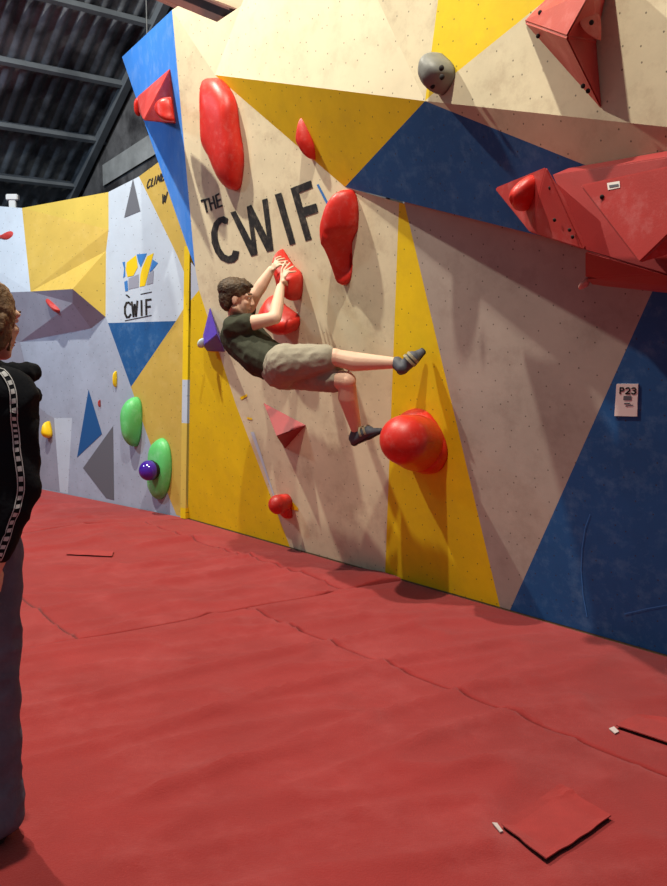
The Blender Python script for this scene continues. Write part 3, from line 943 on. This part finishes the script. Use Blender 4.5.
ch([(98, 401), (99.5, 400), (100.5, 405), (99, 407)], .03, M['redvol'], 'tiny red hold above the dark grey triangle', n=14, rings=4)
ch(crop(110, 370, 5.91, [(60, 275), (72, 205), (110, 165), (150, 160), (182, 195), (192, 270), (180, 380), (150, 445), (115, 448), (80, 400)]), .14, M['green'], 'pale green oval hold on the grey wall, upper of the two green ones', n=44, rings=10, power=.7)
dish = empty('climbing_hold', WC.at(158, 468))
reparent(dome('dish', crop(110, 370, 5.91, [(228, 470), (262, 418), (305, 402), (345, 440), (364, 520), (364, 610), (345, 700), (310, 755), (268, 762), (232, 720), (218, 660)]), WC, .09, M['green'], None, n=44, rings=9, power=.5), dish)
tag(dish, 'green oval dish hold low in the corner, lower of the two green ones', 'climbing hold', GC)
bm = bmesh.new()
bc = WC.at(149, 470.5, .15)
ellip(bm, bc, (.088, .088, .088), None, 28, 18)
ball = empty('climbing_hold', bc)
reparent(from_bm('ball', bm, M['violet'], smooth=True), ball)
bm = bmesh.new()
capsule(bm, bc - WC.n * .06, .07, bc - WC.n * .03, .088, seg=24, cap=5)
reparent(from_bm('collar', bm, M['hole'], smooth=True), ball)
tag(ball, 'glossy purple ball hold set into the green dish hold', 'climbing hold', GC)

# ------------------------------------------------------------ people
def frame(fwd, upv):
    """rotation whose columns are forward, left, up"""
    f = V(fwd).normalized()
    l = V(upv).cross(f).normalized()
    return Matrix((f, l, f.cross(l))).transposed()

def head_shells(bm, c, rot, s=1.0, neck=None, neck_r=.055):
    """c is the head's middle; local axes forward, left, up; s = head height / 0.23"""
    P = lambda x, y, z: V(c) + rot @ V((x * s, y * s, z * s))
    ellip(bm, P(-.012, 0, .028), (.094 * s, .074 * s, .086 * s), rot, 24, 16)      # cranium
    ellip(bm, P(.028, 0, -.035), (.060 * s, .058 * s, .076 * s), rot, 20, 14)      # face
    ellip(bm, P(.052, 0, -.092), (.026 * s, .030 * s, .022 * s), rot, 16, 10)      # chin
    for sd in (-1, 1):
        capsule(bm, P(-.005, .052 * sd, -.062), .022 * s, P(.050, .018 * sd, -.096), .018 * s)   # jaw
        ellip(bm, P(.058, .034 * sd, -.022), (.024 * s, .024 * s, .020 * s), rot, 14, 8)         # cheekbone
        ellip(bm, P(-.012, .074 * sd, -.012), (.019 * s, .008 * s, .030 * s), rot, 14, 10)       # ear
        capsule(bm, P(.078, .014 * sd, .030), .011 * s, P(.066, .050 * sd, .024), .011 * s)      # brow ridge
    capsule(bm, P(.084, 0, .020), .009 * s, P(.106, 0, -.030), .013 * s)            # nose
    for sd in (-1, 1): ellip(bm, P(.096, .011 * sd, -.034), (.011 * s, .009 * s, .008 * s), rot, 10, 6)
    ellip(bm, P(.080, 0, -.062), (.014 * s, .022 * s, .013 * s), rot, 12, 8)        # mouth mound
    if neck is not None: capsule(bm, P(-.018, 0, -.05), neck_r * s, neck, neck_r * 1.08)

def face_parts(c, rot, body, s=1.0, root=None):
    P = lambda x, y, z: V(c) + rot @ V((x * s, y * s, z * s))
    for sd in (-1, 1):
        bm = bmesh.new(); ellip(bm, P(.0745, .030 * sd, .008), (.011 * s, .014 * s, .0085 * s), rot, 14, 8)
        on(root, from_bm('eye', bm, M['eye'], smooth=True))
        bm = bmesh.new(); ellip(bm, P(.0835, .030 * sd, .007), (.0035 * s, .0065 * s, .0065 * s), rot, 10, 6)
        on(root, from_bm('iris', bm, M['iris'], smooth=True))
        bm = bmesh.new(); capsule(bm, P(.090, .014 * sd, .034), .0045 * s, P(.074, .052 * sd, .033), .0035 * s, seg=8)
        on(root, from_bm('eyebrow', bm, M['hair'], smooth=True))
    bm = bmesh.new()
    ellip(bm, P(.0925, 0, -.058), (.006 * s, .020 * s, .0045 * s), rot, 12, 6); ellip(bm, P(.0905, 0, -.067), (.006 * s, .017 * s, .005 * s), rot, 12, 6)
    on(root, from_bm('lips', bm, M['lip'], smooth=True))

def hand_shells(bm, wrist, knuckles, back, tips, thumb, s=1.0):
    """palm from wrist to knuckles; back = outward normal of the back of the hand; tips = four fingertip points, thumb = its tip"""
    w, k, bk = V(wrist), V(knuckles), V(back).normalized()
    d = (k - w).normalized()
    sd = d.cross(bk).normalized()
    capsule(bm, w + d * .015, .026 * s, k - d * .016, .032 * s, axis=bk, flat=.5)
    for i, t in enumerate(tips):
        off = (1.5 - i) * .0195 * s
        b = k + sd * off - d * (.012 + .003 * abs(i - 1))
        t = V(t)
        mid = (b + t) / 2 + bk * .016 * s
        m2 = b + (mid - b) * .95
        r = (.0092, .0098, .0092, .0082)[i] * s
        capsule(bm, b - d * .02, r, m2, r * .96, seg=10, cap=4)
        capsule(bm, m2, r * .95, t, r * .8, seg=10, cap=4)
    tb = w + d * .03 + sd * .026 * s
    tm = (tb + V(thumb)) / 2 + sd * .012 * s
    capsule(bm, tb, .0135 * s, tm, .0115 * s, seg=10, cap=4)
    capsule(bm, tm, .0112 * s, V(thumb), .0088 * s, seg=10, cap=4)

J = lambda px, py, o_: WA.at(px, py, o_)
# --- the climber
root = empty('person', J(285, 366, .40))
sh_r, sh_l = J(234, 327, .56), J(241, 319, .28)
el_r, el_l = J(275, 318, .44), J(256, 294, .30)
wr_r, wr_l = J(280.5, 287, .27), J(271, 270, .20)
neck = (sh_r + sh_l) / 2 + V((0, 0, .03))
chest = J(244, 339, .45)
belly = J(262, 357, .46)
pelv = J(283, 367, .43)
hip_r, hip_l = J(287, 363, .50), J(289, 371, .36)
kn_r, kn_l = J(335, 357.5, .34), J(347, 381, .32)
an_r, an_l = J(397, 363, .14), J(357, 432, .24)
hc = J(237.5, 298, .50)
hrot = frame(V((.97, .02, -.10)), V((.14, -.10, 1)))
sidev = (sh_l - sh_r).normalized()
bodyd = (pelv - neck).normalized()
front = bodyd.cross(sidev).normalized()
if front.x < 0: front = -front

bm = bmesh.new()
head_shells(bm, hc, hrot, .93, neck + (hc - neck) * .15)
capsule(bm, neck - V((0, 0, .02)), .085, chest, .125, axis=front, flat=.72)
capsule(bm, chest, .125, belly, .112, axis=front, flat=.72)
capsule(bm, belly, .112, pelv, .125, axis=front, flat=.8)
for s_, e_, w_ in ((sh_r, el_r, wr_r), (sh_l, el_l, wr_l)):
    capsule(bm, s_, .056, (s_ * .45 + e_ * .55), .046)
    capsule(bm, (s_ * .45 + e_ * .55), .046, e_, .038)
    capsule(bm, e_, .039, e_ * .65 + w_ * .35, .041)
    capsule(bm, e_ * .65 + w_ * .35, .041, w_, .026)
for h_, k_, a_ in ((hip_r, kn_r, an_r), (hip_l, kn_l, an_l)):
    capsule(bm, h_, .088, k_, .054)
    calf = k_ * .68 + a_ * .32
    dn = V((0, 0, -1)) if k_ is kn_r else V((-1, 0, 0))
    capsule(bm, k_, .050, calf + dn * .014, .057)
    capsule(bm, calf + dn * .014, .057, a_, .031)
# hands close over the top of the red sloper
kr, kl = J(284.5, 273.5, .215), J(277.5, 262.5, .185)
wn = WA.n
hand_shells(bm, wr_r, kr, wn * .8 + V((-.5, 0, .3)), [J(296, 271.5, .155), J(293.5, 266.5, .16), J(290, 263, .16), J(286, 261, .155)], J(287, 285, .18), .98)
hand_shells(bm, wr_l, kl, wn * .8 + V((-.3, 0, .6)), [J(288.5, 265, .15), J(287.5, 261.5, .14), J(284.5, 258.5, .135), J(281, 256.5, .13)], J(273, 264, .13), .98)
body = fused('body', bm, .0055, 3, M['skin'])
on(root, body)
face_parts(hc, hrot, body, .93, root)

# hair: short tousled brown hair, ears free, a swept fringe
bm = bmesh.new()
HP = lambda x, y, z: hc + hrot @ (V((x, y, z)) * .95)
ellip(bm, HP(-.028, 0, .054), (.102, .083, .074), hrot, 24, 16)
ellip(bm, HP(-.058, 0, .004), (.062, .074, .092), hrot, 20, 12)
for sd in (-1, 1):
    capsule(bm, HP(-.045, .060 * sd, .03), .026, HP(-.060, .056 * sd, -.055), .018)
    capsule(bm, HP(.012, .066 * sd, .055), .018, HP(.018, .070 * sd, .018), .009)
for k in range(7):
    y = (k - 3) * .020
    capsule(bm, HP(.030, y * .8, .112 - abs(y) * .35), .018, HP(.088 - abs(y) * .5, y * 1.1 + .006, .088 - (k % 2) * .006), .010)
for k in range(34):
    an = k * 2.39996
    rr = .085 * math.sqrt((k + .5) / 34)
    b0 = HP(-.03 + rr * math.cos(an), rr * .85 * math.sin(an), .118 - rr * rr * 7)
    capsule(bm, b0, .010, b0 + hrot @ V((.034, .010 * math.sin(an * 3), -.006 - .1 * rr)), .006, seg=8, cap=3)
on(root, fused('hair', bm, .005, 2, M['hair'], noise_amp=.003, noise_scale=90))

# T-shirt
bm = bmesh.new()
capsule(bm, neck - V((0, 0, .055)), .090, chest, .172, axis=front, flat=.74)
capsule(bm, chest, .172, belly, .158, axis=front, flat=.78)
capsule(bm, belly, .158, pelv + (belly - pelv) * .35, .146, axis=front, flat=.80)
tail = J(268, 374, .48)
capsule(bm, belly - front * .02, .115, tail, .070, axis=front, flat=.55)
for s_, e_ in ((sh_r, el_r), (sh_l, el_l)):
    capsule(bm, s_, .072, s_ * .66 + e_ * .34, .066)
    capsule(bm, s_, .072, chest + (s_ - chest) * .3, .10)
shirt = fused('t_shirt', bm, .008, 5, M['shirt'], noise_amp=.008, noise_scale=13, ridged=True)
on(root, shirt)
# shorts
bm = bmesh.new()
capsule(bm, pelv + (belly - pelv) * .25, .136, pelv, .148, axis=front, flat=.86)
capsule(bm, pelv, .140, hip_r, .118); capsule(bm, pelv, .140, hip_l, .118)
capsule(bm, hip_r, .116, hip_r * .22 + kn_r * .78, .084)
capsule(bm, hip_l, .112, hip_l * .22 + kn_l * .78, .082)
on(root, fused('shorts', bm, .008, 4, M['shorts'], noise_amp=.006, noise_scale=15, ridged=True))

def climbing_shoe(heel, toe, ankle, up_hint, label):
    heel, toe, ankle = V(heel), V(toe), V(ankle)
    d = (toe - heel).normalized()
    upv = (V(up_hint) - d * V(up_hint).dot(d)).normalized()
    sd = d.cross(upv)
    L = (toe - heel).length
    bm = bmesh.new()
    capsule(bm, heel + upv * .012, .034, ankle + upv * .0, .038)
    capsule(bm, heel, .035, heel + d * L * .55 + upv * .018, .041, axis=upv, flat=.9)
    capsule(bm, heel + d * L * .4 + upv * .020, .042, toe - d * .012, .021, axis=upv, flat=.72)
    shoe = fused('climbing_shoe', bm, .005, 3, M['shoe'])
    on(root, shoe)
    shoe['label'] = label
    bm = bmesh.new()
    capsule(bm, heel - upv * .020, .027, heel + d * L * .5 - upv * .012, .033, axis=upv, flat=.42)
    capsule(bm, heel + d * L * .5 - upv * .012, .035, toe - upv * .005, .023, axis=upv, flat=.5)
    capsule(bm, heel - d * .012 - upv * .012, .024, heel - d * .014 + upv * .016, .020)
    so = fused('sole', bm, .005, 2, M['rubber'])
    reparent(so, shoe); so.matrix_parent_inverse = shoe.matrix_world.inverted() if False else Matrix()
    for f, r in ((.40, .0455), (.56, .0425)):
        bm = bmesh.new()
        cpt = heel + d * L * f + upv * .020
        n_ = 28
        vs = []
        for k in range(n_ + 1):
            t = math.pi * (-.06 + 1.12 * k / n_)
            for w_ in (-.008, .008):
                vs.append(bm.verts.new(cpt + d * (w_ - .016 * math.sin(t) * .3) + sd * (r * 1.02 * math.cos(t)) + upv * (r * .93 * math.sin(t))))
        for k in range(n_): bm.faces.new((vs[2 * k], vs[2 * k + 1], vs[2 * k + 3], vs[2 * k + 2]))
        bmesh.ops.solidify(bm, geom=bm.faces[:], thickness=.003)
        st_ = from_bm('strap', bm, M['strap'])
        st_.parent = shoe
        st_['label'] = 'pale strap'
climbing_shoe(J(402, 369, .14), J(423, 350.5, .035), an_r, J(397, 350, .3) - J(402, 369, .14), 'grey climbing shoe pressed against the yellow strip')
climbing_shoe(J(355, 440, .25), J(382, 430, .20), an_l, J(357, 420, .25) - J(355, 440, .25), 'grey climbing shoe hanging beside the big red hold')
tag(root, 'climber in dark green T-shirt and khaki shorts hanging from a red hold on the wall', 'person')

# --- the bystander at the left edge, seen from behind his right arm
BR = V((-1.085, 2.62, 0))
BF = V((.40, .92, 0)).normalized()
BLf = V((-BF.y, BF.x, 0))
root = empty('person', BR)
Bp = lambda f_, l_, z: BR + BF * f_ + BLf * l_ + V((0, 0, z))
bm = bmesh.new()
bh = Bp(.095, -.025, 1.555)
brot = frame(V((.38, .92, -.05)), V((0, 0, 1)))
head_shells(bm, bh, brot, 1.0, Bp(.0, 0, 1.38))
capsule(bm, Bp(0, 0, 1.36), .09, Bp(0, 0, 1.2), .14, axis=BF, flat=.75)
capsule(bm, Bp(0, 0, 1.2), .14, Bp(0, 0, .92), .120, axis=BF, flat=.75)
ARM = {}
for sd in (-1, 1):
    capsule(bm, Bp(0, .075 * sd, .9), .078, Bp(0, .078 * sd, .5), .058)
    capsule(bm, Bp(0, .078 * sd, .5), .058, Bp(-.015, .082 * sd, .09), .040)
    capsule(bm, Bp(-.02, .088 * sd, .055), .038, Bp(-.02, .088 * sd, .045) + V((-.02, .13, 0)), .032)
    s_, e_, w_ = Bp(0, .18 * sd, 1.33), Bp(-.01, .205 * sd, 1.08), Bp(-.075, .175 * sd, .875)
    ARM[sd] = (s_, e_, w_)
    capsule(bm, s_, .055, e_, .043); capsule(bm, e_, .043, w_, .028)
    k_ = Bp(-.075, .170 * sd, .800)
    tips = [Bp(-.107 + .019 * i, .150 * sd, .725 - .010 * (1.5 - abs(i - 1.5))) for i in range(4)]
    hand_shells(bm, w_, k_, V(BLf) * sd, tips if sd > 0 else tips[::-1], Bp(-.03, .145 * sd, .775), 1.0)
on(root, fused('body', bm, .008, 3, M['skin']))
face_parts(bh, brot, None, 1.0, root)
bm = bmesh.new()
HP = lambda x, y, z: bh + brot @ V((x, y, z))
ellip(bm, HP(-.030, 0, .046), (.104, .088, .086), brot, 24, 16)
ellip(bm, HP(-.070, 0, -.03), (.060, .080, .100), brot, 20, 12)
for sd in (-1, 1): capsule(bm, HP(-.02, .064 * sd, .03), .034, HP(-.035, .066 * sd, -.065), .026)
for k in range(60):
    an = k * 2.39996
    y = 1 - 1.75 * k / 60
    rr = math.sqrt(max(0, 1 - y * y))
    dr = V((rr * math.cos(an) * .105 - .042, rr * math.sin(an) * .088, y * .105 + .012))
    if dr.x > .02 and dr.z < .06: continue
    capsule(bm, HP(*dr), .014, HP(dr.x * 1.10 - .006, dr.y * 1.08, dr.z - .040), .007, seg=8, cap=3)
on(root, fused('hair', bm, .006, 1, M['hairl'], noise_amp=.004, noise_scale=70))
# hoodie
bm = bmesh.new()
capsule(bm, Bp(0, 0, 1.36), .105, Bp(0, 0, 1.2), .170, axis=BF, flat=.78)
capsule(bm, Bp(0, 0, 1.2), .170, Bp(0, 0, .95), .170, axis=BF, flat=.82)
for sd in (-1, 1):
    s_, e_, w_ = ARM[sd]
    capsule(bm, s_, .078, e_, .066)
    capsule(bm, e_, .066, w_ + V((0, 0, .045)), .050)
    capsule(bm, s_ + V((0, 0, .01)), .082, Bp(0, 0, 1.36), .09)
hd = fused('hoodie', bm, .009, 4, M['hoodie'], noise_amp=.010, noise_scale=11, ridged=True)
on(root, hd)
bm = bmesh.new()      # the hood lies bunched round the neck and over the right collar bone
for sd in (-1, 1):
    capsule(bm, Bp(-.11, .05 * sd, 1.36), .058, Bp(-.02, .115 * sd, 1.405), .052)
    capsule(bm, Bp(-.02, .115 * sd, 1.405), .052, Bp(.085, .085 * sd, 1.375), .048)
    capsule(bm, Bp(.085, .085 * sd, 1.375), .048, Bp(.125, .02 * sd, 1.31), .045)
capsule(bm, Bp(-.12, -.05, 1.33), .065, Bp(-.12, .05, 1.33), .065)
capsule(bm, Bp(.09, -.115, 1.365), .045, Bp(.135, -.10, 1.335), .040)
capsule(bm, Bp(.085, -.10, 1.28), .050, Bp(.135, -.10, 1.255), .034)
capsule(bm, Bp(.04, -.11, 1.39), .045, V((-.900, 2.70, 1.405)), .028)
capsule(bm, Bp(.05, -.13, 1.33), .050, V((-.897, 2.70, 1.335)), .026)
on(root, fused('hood', bm, .008, 2, M['hoodie'], noise_amp=.010, noise_scale=16, ridged=True))
# patterned tape down the sleeve nearest the camera
def sleeve_line(t):
    s_, e_, w_ = ARM[-1]
    o = (-BLf * .78 - BF * .62).normalized()
    pts = [Bp(-.02, -.07, 1.45), s_ + o * .05 + V((0, 0, .06)) - BF * .01, s_ + o * .085 - V((0, 0, .05)), s_ * .5 + e_ * .5 + o * .08, e_ + o * .07, e_ * .5 + w_ * .5 + o * .06 , w_ + o * .055 + V((0, 0, .01))]
    f = t * (len(pts) - 1); i = min(int(f), len(pts) - 2); f -= i
    P_ = [pts[max(0, i - 1)], pts[i], pts[i + 1], pts[min(len(pts) - 1, i + 2)]]
    return 0.5 * ((2 * P_[1]) + (P_[2] - P_[0]) * f + (2 * P_[0] - 5 * P_[1] + 4 * P_[2] - P_[3]) * f * f + (3 * P_[1] - P_[0] - 3 * P_[2] + P_[3]) * f ** 3)
tree = BVHTree.FromPolygons([v.co for v in hd.data.vertices], [list(p.vertices) for p in hd.data.polygons])
def strip(name, lo, hi, m, parent, off, t0=0, t1=1, steps=60, rungs=None):
    bm = bmesh.new()
    prev = None
    for k in range(steps + 1):
        t = t0 + (t1 - t0) * k / steps
        p = sleeve_line(t)
        q, n, _, _ = tree.find_nearest(p)
        row = []
        for x in (lo, hi):
            s2 = BF.copy(); s2 = (s2 - n * s2.dot(n)).normalized()
            q2, n2, _, _ = tree.find_nearest(q + s2 * x)
            row.append(bm.verts.new(q2 + n2 * off))
        if prev and (rungs is None or k % rungs == 0 or k % rungs == 1 and rungs > 3): bm.faces.new((prev[0], prev[1], row[1], row[0]))
        prev = row
    loose = [v for v in bm.verts if not v.link_faces]
    bmesh.ops.delete(bm, geom=loose, context='VERTS')
    return from_bm(name, bm, m, parent)
tp = strip('sleeve_tape', -.010, .010, M['hoodie'], None, .003)
on(root, tp)
for lo, hi in ((-.010, -.0075), (.0075, .010)):
    e = strip('tape_edge', lo, hi, M['tape'], tp, .0045)
e = strip('tape_pattern', -.0055, .0055, M['tape'], tp, .0045, steps=110, rungs=4)
# trousers and shoes
bm = bmesh.new()
capsule(bm, Bp(0, 0, .95), .140, Bp(0, 0, .86), .145, axis=BF, flat=.82)
for sd in (-1, 1):
    capsule(bm, Bp(0, .075 * sd, .88), .100, Bp(0, .078 * sd, .50), .078)
    capsule(bm, Bp(0, .078 * sd, .50), .078, Bp(-.012, .078 * sd, .13), .074)
    capsule(bm, Bp(-.012, .080 * sd, .14), .080, Bp(-.02, .084 * sd, .085), .082)
on(root, fused('trousers', bm, .009, 3, M['jeans'], noise_amp=.008, noise_scale=12, ridged=True))
for sd in (-1, 1):
    bm = bmesh.new()
    capsule(bm, Bp(-.055, .088 * sd, .050), .049, Bp(-.055, .088 * sd, .046) + V((-.02, .20, 0)), .045, axis=(0, 0, 1), flat=.95)
    capsule(bm, Bp(-.03, .09 * sd, .06), .050, Bp(-.03, .09 * sd, .07) + V((-.01, .07, 0)), .048)
    sh = fused('shoe', bm, .007, 3, M['rubber'])
    on(root, sh)
    bm = bmesh.new()
    capsule(bm, Bp(-.055, .088 * sd, .012), .043, Bp(-.055, .088 * sd, .012) + V((-.02, .205, 0)), .039, axis=(0, 0, 1), flat=.28)
    so = from_bm('sole', bm, M['foam'], sh, smooth=True)
tag(root, 'person in black hoodie with patterned white sleeve tape and dark trousers, cut off at left', 'person')
